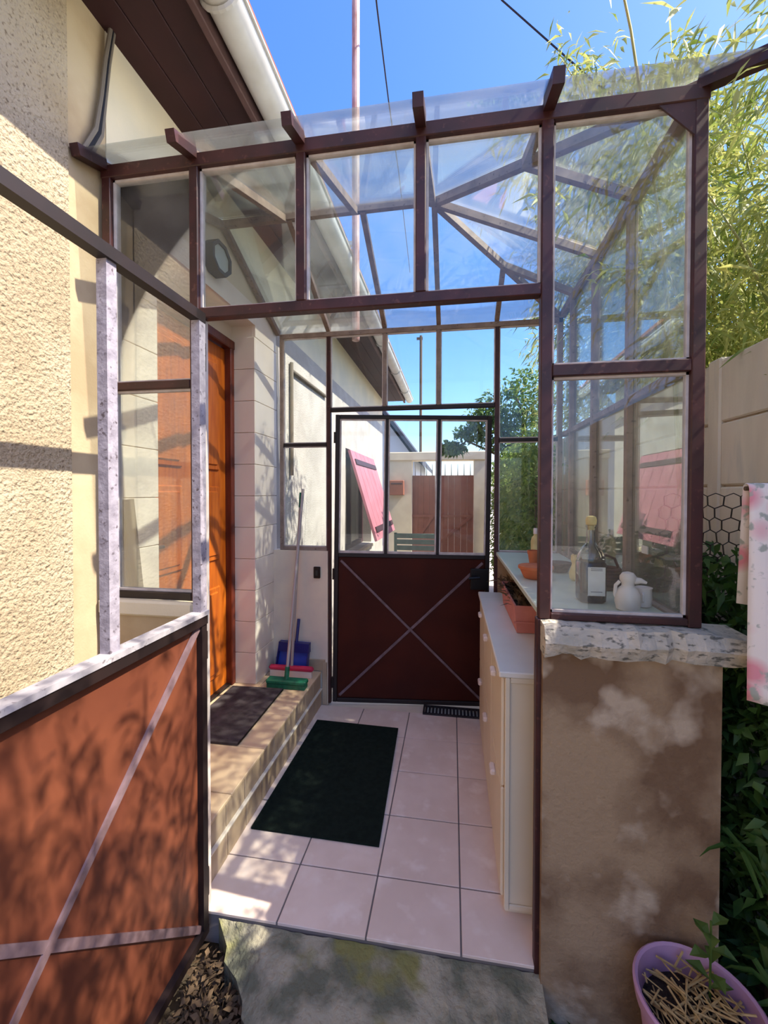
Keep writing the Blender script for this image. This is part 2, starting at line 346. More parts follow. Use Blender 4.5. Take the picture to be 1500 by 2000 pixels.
wf = MB(); wf.box((WX-.25,3.06,-.2), (WX,5.17,2.82)); wf.box((WX-.25,6.87,-.2), (WX,8.0,2.82)); wf.box((WX-.25,5.17,-.2), (WX,6.87,.75)); wf.box((WX-.25,5.17,2.12), (WX,6.87,2.82))
tag(wf.build('wall_far_left', 'white_roughcast'), kind='structure')
w1 = thing('window_1', (WX-.2,6.02,.75), kind='structure')
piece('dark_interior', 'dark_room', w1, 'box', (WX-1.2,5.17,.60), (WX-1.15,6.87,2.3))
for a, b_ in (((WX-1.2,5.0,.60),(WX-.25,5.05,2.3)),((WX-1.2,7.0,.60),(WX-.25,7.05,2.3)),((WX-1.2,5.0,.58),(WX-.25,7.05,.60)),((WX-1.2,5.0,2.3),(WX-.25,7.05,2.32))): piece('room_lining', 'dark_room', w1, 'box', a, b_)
for a, b in (((WX-.2,5.17,.75),(WX-.14,5.23,2.12)),((WX-.2,6.81,.75),(WX-.14,6.87,2.12)),((WX-.2,5.99,.75),(WX-.14,6.05,2.12)),((WX-.2,5.23,2.06),(WX-.14,6.81,2.12)),((WX-.2,5.23,.75),(WX-.14,6.81,.81))):
    piece('window_frame', 'dark_iron', w1, 'box', a, b)
for y0, y1 in ((5.23,5.99),(6.05,6.81)): piece('glass_pane', 'glass_back', w1, 'box', (WX-.172,y0,.81), (WX-.168,y1,2.06))
piece('window_ledge', 'stone_cream', w1, 'cbox', (WX-.2,5.12,.70), (WX+.06,6.92,.748))
# low masonry under the glazing
lw = MB(); lw.box((.42,1.55,-.2), (.80,3.10,1.124)); lw.box((.287,1.405,-.2), (.80,1.555,1.06)); lw.box((.31,2.99,-.2), (.42,3.08,1.124))
lw = lw.build('wall_right', 'pier'); tag(lw, kind='structure')
def coping():
    b = MB(); g = np.random.default_rng(5); nx = 22; top = []; x0, x1 = .283, .86
    for i in range(nx+1):
        x = x0+(x1-x0)*i/nx; a = g.normal()*.006; c = g.normal()*.005; d = g.normal()*.007
        b.v += [(x,1.365+d,1.058+c),(x,1.35+d+g.normal()*.004,1.10+a*.3),(x,1.372+d,1.150-.012*i/nx+a*.6),(x,1.50,1.152-.012*i/nx),(x,1.50,1.058)]
    for i in range(nx):
        for k in range(5): b.f.append((i*5+k, i*5+(k+1)%5, (i+1)*5+(k+1)%5, (i+1)*5+k))
    b.f += [(4,3,2,1,0), tuple(nx*5+k for k in range(5))]
    return b.build('coping_stone', 'coping', lw)
coping()
lf = MB().box((WX,1.42,-.2), (-.935,1.495,1.155)).build('wall_front', 'render_smooth'); tag(lf, kind='structure')
piece('coping_stone', 'render_cream', lf, 'cbox', (WX,1.40,1.10), (-.93,1.50,1.158), .008)
wb = MB().box((WX,3.0,-.2), (-.902,3.08,1.13)).build('wall_back', 'low_wall'); tag(wb, kind='structure')
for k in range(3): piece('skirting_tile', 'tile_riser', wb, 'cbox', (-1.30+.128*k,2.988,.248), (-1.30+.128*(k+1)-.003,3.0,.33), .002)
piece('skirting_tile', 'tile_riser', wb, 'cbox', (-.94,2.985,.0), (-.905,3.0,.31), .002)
tag(MB().box((-.90,2.985,-.15), (.42,3.12,-.012)).build('floor_threshold', 'low_wall'), kind='structure')
# concrete doorstep, worn and mossy
def doorstep():
    b = MB(); g = np.random.default_rng(11); nx, ny = 40, 14
    for j in range(ny+1):
        v = j/ny; y = 1.432-.62*v
        for i in range(nx+1):
            u = i/nx; xl = -.85+.62*min(v,.55)+.018*math.sin(v*31); x = xl+(.292-xl)*u
            edge = max(0, .12-u)*.35 if v > .05 else 0
            b.v.append((x, y+g.normal()*.002, -.022-.075*v-edge+g.normal()*.0035*(1 if j else .3)))
    for j in range(ny):
        for i in range(nx): b.f.append((j*(nx+1)+i, (j+1)*(nx+1)+i, (j+1)*(nx+1)+i+1, j*(nx+1)+i+1))
    r = [j*(nx+1) for j in range(ny+1)]; n = len(b.v)
    ring = [i for i in range(nx+1)]+[j*(nx+1)+nx for j in range(1, ny+1)]+[ny*(nx+1)+i for i in range(nx-1, -1, -1)]+[j*(nx+1) for j in range(ny-1, 0, -1)]
    for i in ring: b.v.append((b.v[i][0], b.v[i][1], GZ-.05))
    for k in range(len(ring)): b.f.append((ring[k], ring[(k+1)%len(ring)], n+(k+1)%len(ring), n+k))
    tag(b.build('floor_doorstep', 'concrete', smooth=True), kind='structure')
doorstep()
# boundary wall of precast concrete panels
bw = MB().box((1.17,-1.0,-.2), (1.20,8.25,2.13)).build('wall_boundary', 'precast'); tag(bw, kind='structure')
pz = [-.16,.12,.40,.68,.96,1.245,1.59,1.865,2.14]; py = [-1.0,.55,2.1,3.65,5.2,6.75,8.25]
for j in range(6):
    for k in range(8):
        piece('concrete_panel', 'precast', bw, 'cbox', (1.148+random.uniform(-.002,.002),py[j]+.045,pz[k]+.004), (1.172,py[j+1]-.045,pz[k+1]-.004), .006)
for y in py[1:-1]: piece('concrete_post', 'precast', bw, 'cbox', (1.142,y-.045,-.2), (1.21,y+.045,2.15), .008)

# eave of the house
ev = thing('roof_eave', (-1.1,2,3.3), 'dark brown boarded roof eave overhanging the cream house wall', 'eave')
for x0, x1 in ((-1.345,-1.21),(-1.207,-1.075),(-1.072,-.935)): piece('soffit_board', 'soffit', ev, 'cbox', (x0,-3,3.332), (x1,8.2,3.35), .003)
piece('fascia_board', 'fascia', ev, 'cbox', (-.935,-3,3.29), (-.905,8.2,3.47), .004)
b = MB().prism([(-.80,-3,3.46),(-.80,-3,3.50),(-3.6,-3,4.9),(-3.6,-3,4.86)], (0,11.25,0)).build('roof_slab', 'roof_tile', ev)
gu = thing('roof_gutter', (-.83,2,3.29), 'pale grey half-round gutter hung along the brown eave', 'gutter')
def gutter():
    b = MB(); n = 14; r0, r1 = .070, .064; ys = [-3, 1.46, 8.25]
    for y in ys:
        for r in (r0, r1):
            for k in range(n+1):
                t = math.pi+math.pi*k/n; b.v.append((-.832+r*math.cos(t), y, 3.368+r*math.sin(t)))
    S = 2*(n+1)
    for j in range(2):
        for q in range(2):
            o = j*S+q*(n+1)
            for k in range(n): b.f.append((o+k, o+k+1, o+S+k+1, o+S+k))
        o = j*S
        b.f += [(o, o+n+1, o+S+n+1, o+S), (o+n, o+S+n, o+S+2*n+1, o+2*n+1)]
    for j in (0, 2):
        o = j*S
        for k in range(n): b.f.append((o+k, o+k+1, o+n+1+k+1, o+n+1+k))
    b.build('channel', 'gutter_grey', gu, smooth=True)
    piece('rolled_lip', 'gutter_grey', gu, 'tube', [(-.760,-3,3.370),(-.760,8.25,3.370)], .009)
    for y in (.3,1.44,2.6,3.8,5,6.2,7.4):
        c = MB(); c.tube([(-.832+.076*math.cos(t), y, 3.368+.076*math.sin(t)) for t in [math.pi+math.pi*k/10 for k in range(11)]], .011, 6)
        c.build('bracket', 'gutter_grey', gu)
gutter()

# ================================================================== GLAZED PORCH
pf = thing('glazed_porch', (-.3,2.2,0), 'brown steel porch frame with glass walls and hipped glass roof', 'porch')
PX = [-1.305,-.934,-.527,-.108,.296,.737]; FY = 1.45
def fbar(nm, m, x0, x1, z0, z1, y0=FY-.02, y1=FY+.018): return piece(nm, m, pf, 'cbox', (x0,y0,z0), (x1,y1,z1), .003)
E_ = 2.765
fbar('post', 'maroon', -1.312, -1.275, 1.158, 2.745)
fbar('post', 'maroon', -.952, -.917, 1.158, 2.745)
for x in PX[2:4]: fbar('post', 'maroon', x-.017, x+.017, 2.232, 2.745)
fbar('post', 'maroon', .278, .314, 1.152, 2.745)
fbar('post', 'maroon', .718, .756, 1.145, 2.745)
fbar('door_jamb', 'maroon', .272, .289, -.13, 1.152)
fbar('door_jamb', 'jamb_white', -.918, -.900, -.02, 2.195)
fbar('top_rail', 'maroon', -1.315, .760, 2.742, 2.79, FY-.022, FY+.02)
fbar('head_rail', 'maroon', -.918, .278, 2.195, 2.232)
fbar('middle_rail', 'maroon', -1.275, -.952, 1.945, 1.975)
fbar('bottom_rail', 'dark_brown', -1.275, -.952, 1.158, 1.185)
fbar('middle_rail', 'maroon', .314, .718, 1.932, 1.97)
fbar('bottom_rail', 'maroon', .314, .718, 1.150, 1.172)
b = MB().prism([(.615,FY-.018,2.744),(.72,FY-.018,2.640),(.72,FY-.018,2.744)], (0,.006,0)).build('gusset_plate', 'maroon', pf)
def pane(x0, x1, z0, z1, y, m='glass_front', putty=True, pw=.008, gap=0):
    piece('glass_pane', m, pf, 'box', (x0,y-.002,z0), (x1,y+.002,z1))
    if putty:
        b = MB(); a, c = y-.009, y+.009
        b.box((x0,a,z0), (x0+pw,c,z1)); b.box((x1-pw,a,z0), (x1,c,z1)); b.box((x0,a,z0), (x1,c,z0+pw)); b.box((x0,a,z1-pw), (x1,c,z1))
        b.build('putty_bead', 'putty', pf)
yg = FY+.006
pane(-1.275, -.952, 1.185, 1.945, yg, 'glass_left'); pane(-1.275, -.952, 1.975, 2.742, yg, 'glass_left')
for i in (1, 2, 3): pane((PX[i]+.017), (PX[i+1]-.017), 2.232, 2.742, yg)
pane(.314, .718, 1.172, 1.932, yg); pane(.314, .718, 1.97, 2.742, yg)
# right side glazing
RX = .737; RY = [1.45,1.93,2.38,2.80,3.04]
for y in RY[1:4]: piece('side_post', 'taupe', pf, 'cbox', (RX-.02,y-.018,1.152), (RX+.016,y+.018,2.75), .003)
piece('eave_rail', 'taupe', pf, 'cbox', (RX-.022,1.47,2.745), (RX+.018,3.06,2.79), .003)
piece('middle_rail', 'taupe', pf, 'cbox', (RX-.018,1.47,1.935), (RX+.014,3.02,1.965), .003)
piece('bottom_rail', 'taupe', pf, 'cbox', (RX-.018,1.47,1.128), (RX+.014,3.02,1.160), .003)
for i in range(4):
    for z0, z1 in ((1.160,1.935),(1.965,2.745)): piece('glass_pane', 'glass_side', pf, 'box', (RX+.002,RY[i]+.018,z0), (RX+.006,RY[i+1]-.018,z1))
# back wall glazing
BY = 3.03; BX = [-1.262,-.895,-.482,-.098,.30,.715]
def bbar(nm, m, x0, x1, z0, z1): return piece(nm, m, pf, 'cbox', (x0,BY-.016,z0), (x1,BY+.016,z1), .003)
bbar('post', 'taupe', -1.275, -1.247, 1.13, 2.70); bbar('post', 'maroon', -.912, -.882, 0, 2.70); bbar('post', 'maroon', .287, .315, 0, 2.70); bbar('post', 'taupe', .70, .73, 1.13, 2.75)
for x in BX[2:4]: bbar('post', 'taupe', x-.013, x+.013, 2.178, 2.70)
bbar('top_rail', 'taupe', -1.275, .73, 2.70, 2.735); bbar('head_rail', 'dark_brown', -.882, .287, 2.150, 2.178)
bbar('middle_rail', 'dark_brown', -1.247, -.912, 1.90, 1.925); bbar('middle_rail', 'dark_brown', .315, .70, 1.91, 1.935)
bbar('bottom_rail', 'taupe', -1.247, -.912, 1.13, 1.158); bbar('bottom_rail', 'taupe', .315, .70, 1.128, 1.155)
for x0, x1, z0, z1 in ((-1.247,-.912,1.158,1.90),(-1.247,-.912,1.925,2.70),(-.882,-.495,2.178,2.70),(-.469,-.111,2.178,2.70),(-.085,.287,2.178,2.70),(.315,.70,1.155,1.91),(.315,.70,1.935,2.70)):
    pane(x0, x1, z0, z1, BY, 'glass_back', True, .007)
# hipped roof
N1 = Vector((-.10,2.28,3.10)); CF = Vector((.737,1.45,2.80)); CB = Vector((.725,3.06,2.76))
def onhip(c, x): t = (x-N1.x)/(c.x-N1.x); return N1+(c-N1)*t
N2, N3 = onhip(CF, .296), onhip(CB, .297)
def zf(y): return 2.80+(y-1.45)*(.30/.83)
def zb(y): return 2.76+(3.06-y)*(.34/.78)
OV = 1.325
def rafter(nm, a, b, w=.03, h=.035, m='taupe'): return piece(nm, m, pf, 'bar', a, b, w, h)
rafter('ridge_bar', (WX,2.28,3.09), N1, .032, .036)
for x in PX[:4]:
    if x == PX[0]: x = -1.30
    rafter('rafter', (x,1.43,zf(1.43)-.012), (x,2.28,3.088)); rafter('rafter_end', (x,OV-.02,zf(OV)-.004), (x,1.43,zf(1.43)-.004), .034, .038, 'maroon')
for x in (-1.262,-.905,-.486,-.100): rafter('rafter', (x if x > -1.2 else -1.30,2.28,3.088), (x if x > -1.2 else -1.30,3.05,2.752))
rafter('rafter', (.296,1.43,zf(1.43)-.012), N2-Vector((0,0,.012))); rafter('rafter_end', (.296,OV-.03,zf(OV)-.002), (.296,1.43,zf(1.43)-.004), .034, .042, 'maroon')
rafter('rafter', N3-Vector((0,0,.012)), (.299,3.05,2.752))
rafter('hip_rafter', N1-Vector((0,0,.012)), CF-Vector((0,0,.012)), .034, .036); rafter('hip_rafter', N1-Vector((0,0,.012)), CB-Vector((0,0,.012)), .032, .034)
hd = (CF-N1).normalized(); rafter('rafter_end', CF, CF+hd*.19, .036, .04, 'maroon')
for y, n in ((1.93, N2), (2.38, N1), (2.80, N3)): rafter('rafter', n-Vector((0,0,.012)), (RX,y,2.795))
def rpane(poly):
    P = [Vector(p)+Vector((0,0,.012)) for p in poly]; nrm = (P[1]-P[0]).cross(P[2]-P[0]).normalized()
    if nrm.z < 0: nrm = -nrm
    MB().prism(P, nrm*.004).build('roof_pane', 'glass_roof', pf)
for x0, x1 in ((-1.30,-.934),(-.934,-.527),(-.527,-.108)): rpane([(x0,OV,zf(OV)),(x1,OV,zf(OV)),(x1,2.27,zf(2.27)),(x0,2.27,zf(2.27))])
rpane([(-.106,OV,zf(OV)),(.296,OV,zf(OV)),(.296,N2.y,N2.z),(-.106,2.27,zf(2.27))])
rpane([(.298,OV,zf(OV)),(CF.x+hd.x*.16,OV,zf(OV)),(CF.x,CF.y,CF.z),(.298,N2.y,N2.z)])
for x0, x1 in ((-1.30,-.905),(-.905,-.486),(-.486,-.10)): rpane([(x0,2.29,zb(2.29)),(x1,2.29,zb(2.29)),(x1,3.09,zb(3.09)),(x0,3.09,zb(3.09))])
rpane([(-.098,2.30,zb(2.30)),(.298,N3.y,N3.z),(.298,3.09,zb(3.09)),(-.098,3.09,zb(3.09))]); rpane([(.30,N3.y,N3.z),(CB.x,CB.y,CB.z),(.30,3.09,zb(3.09))])
R1, R2, R3 = (RX,1.93,2.80), (RX,2.38,2.80), (RX,2.80,2.80)
rpane([N2, CF, R1]); rpane([N1, N2, R1, R2]); rpane([N1, R2, R3, N3]); rpane([N3, R3, CB])

# open gate, folded back towards the viewer along the house
gt = thing('garden_gate', (-.894,1.415,0), 'open rust-brown metal gate with cross braces and weathered grey upper bars', 'gate')
def G(u, z, off=0): return Vector((-.894-.012*u+off, 1.412-u, z))
GW = 1.20
def gbar(nm, m, u0, z0, u1, z1, w, h, off=0): return MB().bar(G(u0,z0,off), G(u1,z1,off), h, w, (0,1,0) if abs(u1-u0) < .02 else (0,0,1)).build(nm, m, gt)
def gbox(nm, m, u0, u1, z0, z1, o0, o1): return MB().box((G(u0,0).x+o0, G(u0,0).y, z0), (G(u0,0).x+o1, G(u1,0).y, z1)).build(nm, m, gt)
gbox('hinge_stile', 'weathered', 0, .036, 1.13, 2.165, -.016, .016); gbox('hinge_stile', 'dark_brown', 0, .030, -.03, 1.10, -.016, .016)
for u in (.40, .80, 1.16): gbox('stile', 'weathered', u, u+.034, 1.13, 2.165, -.016, .014)
gbox('free_stile', 'dark_brown', 1.165, 1.20, -.03, 1.10, -.016, .016)
gbox('top_rail', 'dark_brown', 0, GW, 2.165, 2.20, -.018, .018)
gbox('middle_rail', 'dark_brown', 0, GW, 1.085, 1.118, -.018, .020); gbox('rail_capping', 'mottled_white', -.002, GW, 1.118, 1.134, -.022, .024)  # mottled white strip on top of the dark rail
gbox('bottom_rail', 'dark_brown', 0, GW, -.055, -.025, -.018, .018)
gbox('sheet_panel', 'rust_panel', .028, 1.17, -.03, 1.09, -.010, -.006)
gbar('cross_brace', 'mauve_bar', .03, 1.08, 1.17, -.02, .022, .010, .002); gbar('cross_brace', 'mauve_bar', .03, -.02, 1.17, 1.08, .022, .010, .001)
for z in (.12,1.0,2.05): MB().tube([G(-.012,z-.05,.0), G(-.012,z+.05,.0)], .010).build('hinge', 'dark_brown', gt)

# back door of the porch, sagging and ajar
d2 = thing('door_2', (-.872,BY,.012), kind='structure', rot=(0, .012, math.radians(7)))
DW, DH = 1.135, 2.118
def dbox(nm, m, a, b): return MB().cbox(a, b, .003).build(nm, m, d2, local=True)
dbox('stile', 'dark_brown', (0,-.016,0), (.032,.016,DH)); dbox('stile', 'dark_brown', (DW-.032,-.016,0), (DW,.016,DH))
dbox('top_rail', 'dark_brown', (.032,-.016,DH-.03), (DW-.032,.016,DH)); dbox('middle_rail', 'dark_brown', (.032,-.016,1.075), (DW-.032,.016,1.105)); dbox('bottom_rail', 'dark_brown', (.032,-.016,0), (DW-.032,.016,.03))
dbox('steel_panel', 'door_panel', (.032,-.004,.03), (DW-.032,.004,1.075))
for x in (DW/3, 2*DW/3): dbox('glazing_bar', 'dark_brown', (x-.011,-.013,1.105), (x+.011,.013,DH-.03))
for k in range(3):
    x0, x1 = (.032, DW/3-.011) if k == 0 else ((DW/3+.011, 2*DW/3-.011) if k == 1 else (2*DW/3+.011, DW-.032))
    MB().box((x0,-.002,1.105), (x1,.002,DH-.03)).build('glass_pane', 'glass_back', d2, local=True)
    b = MB(); pw = .010
    b.box((x0,-.010,1.105), (x0+pw,.008,DH-.03)); b.box((x1-pw,-.010,1.105), (x1,.008,DH-.03)); b.box((x0,-.010,1.105), (x1,.008,1.105+pw*1.6)); b.box((x0,-.010,DH-.03-pw), (x1,.008,DH-.03))
    b.build('putty_bead', 'putty', d2, local=True)
MB().bar((.05,-.009,.05), (DW-.05,-.009,1.05), .006, .018, (0,0,1)).build('cross_brace', 'mauve_bar', d2, local=True)
MB().bar((.05,-.011,1.05), (DW-.05,-.011,.05), .006, .016, (0,0,1)).build('cross_brace', 'mauve_bar', d2, local=True)
lk = dbox('lock_box', 'black_plastic', (DW-.14,-.045,.86), (DW-.01,-.016,1.01))
MB().tube([(DW-.085,-.045,.955),(DW-.085,-.085,.955),(DW-.16,-.088,.95)], .009).build('door_handle', 'black_plastic', lk, local=True)
for z in (.15,.95,1.95): MB().tube([(-.002,-.02,z-.04),(-.002,-.02,z+.04)], .009).build('hinge', 'dark_brown', d2, local=True)

# wooden house door in the recess
d1 = thing('door_1', (WX-.18,2.23,.246), kind='structure')
DX = WX-.195
piece('leaf', 'wood_door', d1, 'cbox', (DX-.03,1.80,.262), (DX,2.665,2.52), .003)
for z0, z1 in ((.36,.95),(1.12,1.60),(1.70,2.42)):
    for y0, y1 in ((1.90,2.19),(2.28,2.575)):
        p = piece('moulding', 'wood_door', d1, 'cbox', (DX-.004,y0,z0), (DX+.012,y1,z1), .008)
        piece('raised_panel', 'wood_door', p, 'cbox', (DX,y0+.03,z0+.03), (DX+.020,y1-.03,z1-.03), .012)
for a, b in (((DX-.03,1.745,.246),(DX+.045,1.80,2.58)),((DX-.03,2.665,.246),(DX+.045,2.718,2.58)),((DX-.03,1.745,2.525),(DX+.05,2.718,2.585))): piece('door_frame', 'wood_frame', d1, 'cbox', a, b, .006)
piece('overdoor_panel', 'cladding', d1, 'box', (DX-.03,1.745,2.585), (DX+.02,2.718,2.69))
piece('threshold', 'dark_brown', d1, 'cbox', (DX-.03,1.80,.246), (DX+.03,2.665,.264), .003)
piece('door_handle', 'black_plastic', d1, 'tube', [(DX,1.86,1.28),(DX+.05,1.86,1.28),(DX+.05,1.97,1.28)], .009)

# ================================================================== THINGS IN THE PORCH
b = MB(); q = [(-.915,1.818),(-.312,1.812),(-.346,2.750),(-.905,2.764)]
b.prism([(x,y,.001) for x, y in q], (0,0,.009)); tag(b.build('floor_mat', 'mat_green'), 'dark green mat lying on the pale floor tiles', 'mat')
b = MB(); b.prism([(-1.455,2.02,.247),(-1.095,2.03,.247),(-1.105,2.655,.247),(-1.455,2.64,.247)], (0,0,.012)); dm = thing('door_mat', (-1.28,2.33,.247), 'charcoal grey doormat on the tiled step before the wooden door', 'mat')
b.build('pile', 'mat_grey', dm); bb = MB()
bb.tube([(-1.45,2.025,.252),(-1.095,2.035,.252),(-1.105,2.65,.252),(-1.45,2.635,.252),(-1.45,2.025,.252)], .006, 6); bb.build('rubber_edge', 'black_plastic', dm)
gm = thing('metal_grate', (0,3.0,-.012), 'dark perforated metal grate at the foot of the back door', 'grate')
b = MB(); b.box((-.20,2.965,-.002), (.20,2.975,.012)); b.box((-.20,3.075,-.002), (.20,3.085,.012)); b.box((-.20,2.975,-.002), (-.19,3.075,.012)); b.box((.19,2.975,-.002), (.20,3.075,.012)); b.build('rim', 'grate_metal', gm)
for k in range(16): piece('grate_bar', 'grate_metal', gm, 'box', (-.185+.0245*k,2.975,-.001), (-.172+.0245*k,3.075,.010))
# slim shoe cabinet
cb = thing('shoe_cabinet', (.3,2.23,0), 'tall slim cream shoe cabinet standing against the low wall', 'cabinet')
piece('body', 'cabinet', cb, 'cbox', (.196,1.602,.03), (.415,2.862,.882), .003); piece('plinth', 'cabinet', cb, 'box', (.20,1.61,0), (.415,2.855,.03))
piece('top_board', 'cabinet_top', cb, 'cbox', (.172,1.592,.882), (.418,2.872,.904), .004)
piece('end_trim', 'cabinet', cb, 'cbox', (.194,1.590,.02), (.212,1.603,.882), .003); piece('end_trim', 'cabinet', cb, 'cbox', (.212,1.594,.02), (.415,1.603,.040), .003)
piece('end_trim', 'cabinet', cb, 'cbox', (.212,1.594,.862), (.415,1.603,.882), .003)
for k in range(3):
    y0, y1 = 1.615+.416*k, 1.615+.416*(k+1)-.006
    for z0, z1 in ((.05,.46),(.466,.874)):
        d = piece('flap_door', 'cabinet', cb, 'cbox', (.183,y0,z0), (.196,y1,z1), .004)
        piece('knob', 'white_ceramic', d, 'cbox', (.160,(y0+y1)/2-.03,z1-.075), (.183,(y0+y1)/2+.03,z1-.05), .006)
# window box with a dried plant on the cabinet
pl = thing('window_box', (.35,2.3,.905), 'pink plastic window box of dark soil on the cream cabinet', 'planter')
def windowbox():
    b = MB(); x0, x1, y0, y1 = .288, .405, 2.035, 2.60; i = .012
    b.v += [(x0+i,y0+i,.906),(x1-i,y0+i,.906),(x1-i,y1-i,.906),(x0+i,y1-i,.906),(x0,y0,1.035),(x1,y0,1.035),(x1,y1,1.035),(x0,y1,1.035),(x0+.008,y0+.008,1.035),(x1-.008,y0+.008,1.035),(x1-.008,y1-.008,1.035),(x0+.008,y1-.008,1.035),(x0+i,y0+i,1.00),(x1-i,y0+i,1.00),(x1-i,y1-i,1.00),(x0+i,y1-i,1.00)]
    b.f += [(3,2,1,0)]
    for a, c in ((0,4),(4,8),(8,12)):
        for k in range(4): b.f.append((a+k, a+(k+1)%4, c+(k+1)%4, c+k))
    b.build('box', 'planter_pink', pl); piece('soil', 'soil', pl, 'box', (x0+i,y0+i,.99), (x1-i,y1-i,1.012))
    piece('rim', 'planter_pink', pl, 'box', (x0-.005,y0-.006,.955), (x1+.003,y0-.001,.962))
    g = np.random.default_rng(4); n = 150; P = np.stack([g.uniform(.285,.39,n), g.uniform(2.12,2.72,n), np.full(n, 1.01)], 1); D = np.stack([g.normal(-.3,.7,n), g.normal(0,.7,n), g.uniform(.3,1.2,n)], 1)
    leaves('dry_plant', P, D, .07, .014, 'litter', pl, 3)
windowbox()
sb = MB().cbox((.300,1.502,1.126), (.717,3.012,1.152), .004).build('window_sill', 'sill_board'); tag(sb, 'pale green painted board sill on the low porch wall', 'sill')
SZ = 1.1525
# bottle
bt = thing('glass_bottle', (.516,1.70,SZ), 'square dark bottle with a white label and pale stopper on the sill', 'bottle')
MB().lathe((.516,1.70,SZ), [(.040,0),(.046,.006),(.047,.02),(.047,.145),(.044,.150)], 28, 5).build('filled_body', 'bottle_dark', bt, smooth=True)
MB().lathe((.516,1.70,SZ), [(.044,.150),(.047,.154),(.046,.172),(.034,.196),(.021,.212),(.015,.228),(.014,.275),(.017,.277),(.017,.285),(.013,.286)], 28, 3).build('clear_neck', 'glass_bottle', bt, smooth=True)
MB().lathe((.516,1.70,SZ), [(.011,.268),(.012,.286),(.018,.288),(.020,.305),(.016,.318),(.006,.321)], 18).build('stopper', 'cream_thing', bt, smooth=True)
lb = piece('paper_label', 'paper', bt, 'box', (.492,1.6508,SZ+.030), (.552,1.6522,SZ+.135))
for z in (.043,.122,.128): piece('printed_line', 'grey_print', lb, 'box', (.502,1.6503,SZ+z), (.542,1.6507,SZ+z+.0025))
# white pottery
wj = thing('ceramic_jug', (.607,1.585,SZ), 'white ceramic bird-shaped jug with a spout, beside the dark bottle', 'jug')
MB().lathe((.603,1.585,SZ), [(.028,0),(.036,.005),(.041,.03),(.040,.055),(.030,.075),(.020,.085),(.020,.095),(.026,.105),(.026,.118),(.018,.130),(.005,.134)], 22).build('body', 'white_ceramic', wj, smooth=True)
MB().tube([(.622,1.578,SZ+.105),(.640,1.572,SZ+.106),(.656,1.566,SZ+.100)], [.013,.009,.004], 10).build('spout', 'white_ceramic', wj, smooth=True)
MB().tube([(.578,1.588,SZ+.10),(.565,1.59,SZ+.085),(.563,1.59,SZ+.055),(.570,1.588,SZ+.035)], .006, 8).build('handle', 'white_ceramic', wj, smooth=True)
wc = thing('ceramic_cup', (.678,1.640,SZ), 'small white ceramic cup with an ear handle, next to the jug', 'cup')
MB().lathe((.676,1.640,SZ), [(.018,0),(.025,.004),(.028,.03),(.026,.064),(.029,.070),(.026,.071),(.023,.064),(.024,.03),(.012,.010)], 20).build('body', 'white_ceramic', wc, smooth=True)
MB().tube([(.665,1.617,SZ+.055),(.660,1.602,SZ+.050),(.660,1.602,SZ+.030),(.665,1.617,SZ+.022)], .004, 8).build('handle', 'white_ceramic', wc, smooth=True)
def bowl(x, y, r, h, m, label, name='terracotta_bowl'):
    o = thing(name, (x,y,SZ), label, 'bowl')
    MB().lathe((x,y,SZ), [(r*.62,0),(r*.70,.004),(r*.93,h*.75),(r*.94,h*.78),(r,h*.79),(r,h),(r*.92,h),(r*.88,h*.7),(r*.6,.012)], 28).build('shell', m, o, smooth=True)
    piece('rim_band', m, o, 'lathe', (x,y,SZ), [(r*.99,h*.76),(r*1.015,h*.79),(r*1.015,h*.97),(r*.99,h*.995)], 28); return o
bowl(.395,2.112,.080,.060, 'terracotta', 'orange terracotta bowl at the inner edge of the sill'); bowl(.545,2.30,.062,.050, 'wicker', 'brown shallow bowl on the sill behind the terracotta one')
tp = thing('terracotta_pot', (.455,2.50,SZ), 'small terracotta pot behind the orange bowl', 'pot')
MB().lathe((.455,2.50,SZ), [(.022,0),(.031,.062),(.034,.062),(.035,.082),(.030,.082),(.027,.066),(.018,.015)], 20).build('shell', 'terracotta', tp, smooth=True)
MB().lathe((.455,2.50,SZ), [(.026,.062),(.027,.067),(.02,.068)], 16).build('soil', 'soil', tp)
cbn = thing('white_bottle', (.520,2.80,SZ), 'white plastic bottle with a narrow neck at the far end of sill', 'bottle')
MB().lathe((.520,2.80,SZ), [(.024,0),(.028,.004),(.028,.105),(.022,.125),(.011,.138),(.011,.150)], 20).build('body', 'cream_thing', cbn, smooth=True)
MB().lathe((.520,2.80,SZ), [(.013,.148),(.013,.180),(.010,.184)], 16).build('cap', 'white_ceramic', cbn, smooth=True)
co = thing('cream_ornament', (.566,2.08,SZ), 'cream gourd-like ornament with a dark stick across its top', 'ornament')
MB().lathe((.566,2.08,SZ), [(.014,0),(.026,.010),(.030,.035),(.020,.065),(.016,.078),(.022,.095),(.020,.118),(.006,.130)], 18).build('body', 'cream_thing', co, smooth=True)
MB().tube([(.538,2.06,SZ+.148),(.566,2.075,SZ+.128),(.594,2.085,SZ+.092)], [.008,.011,.006], 8).build('stick', 'dark_wood', co, smooth=True)
bk = thing('wicker_basket', (.648,1.93,SZ), 'round dark brown wicker basket beside the glass wall', 'basket')
b = MB()
for k in range(7):
    z = SZ+.007+.013*k; r = .045+.012*math.sin(k/6*math.pi*.8)
    b.tube([(.648+r*math.cos(t), 1.93+r*math.sin(t), z) for t in [2*math.pi*i/20 for i in range(21)]], .0075, 6, False)
b.build('weave', 'wicker', bk, smooth=True); piece('base', 'wicker', bk, 'lathe', (.648,1.93,SZ), [(.04,0),(.044,.006),(.04,.008)], 20)
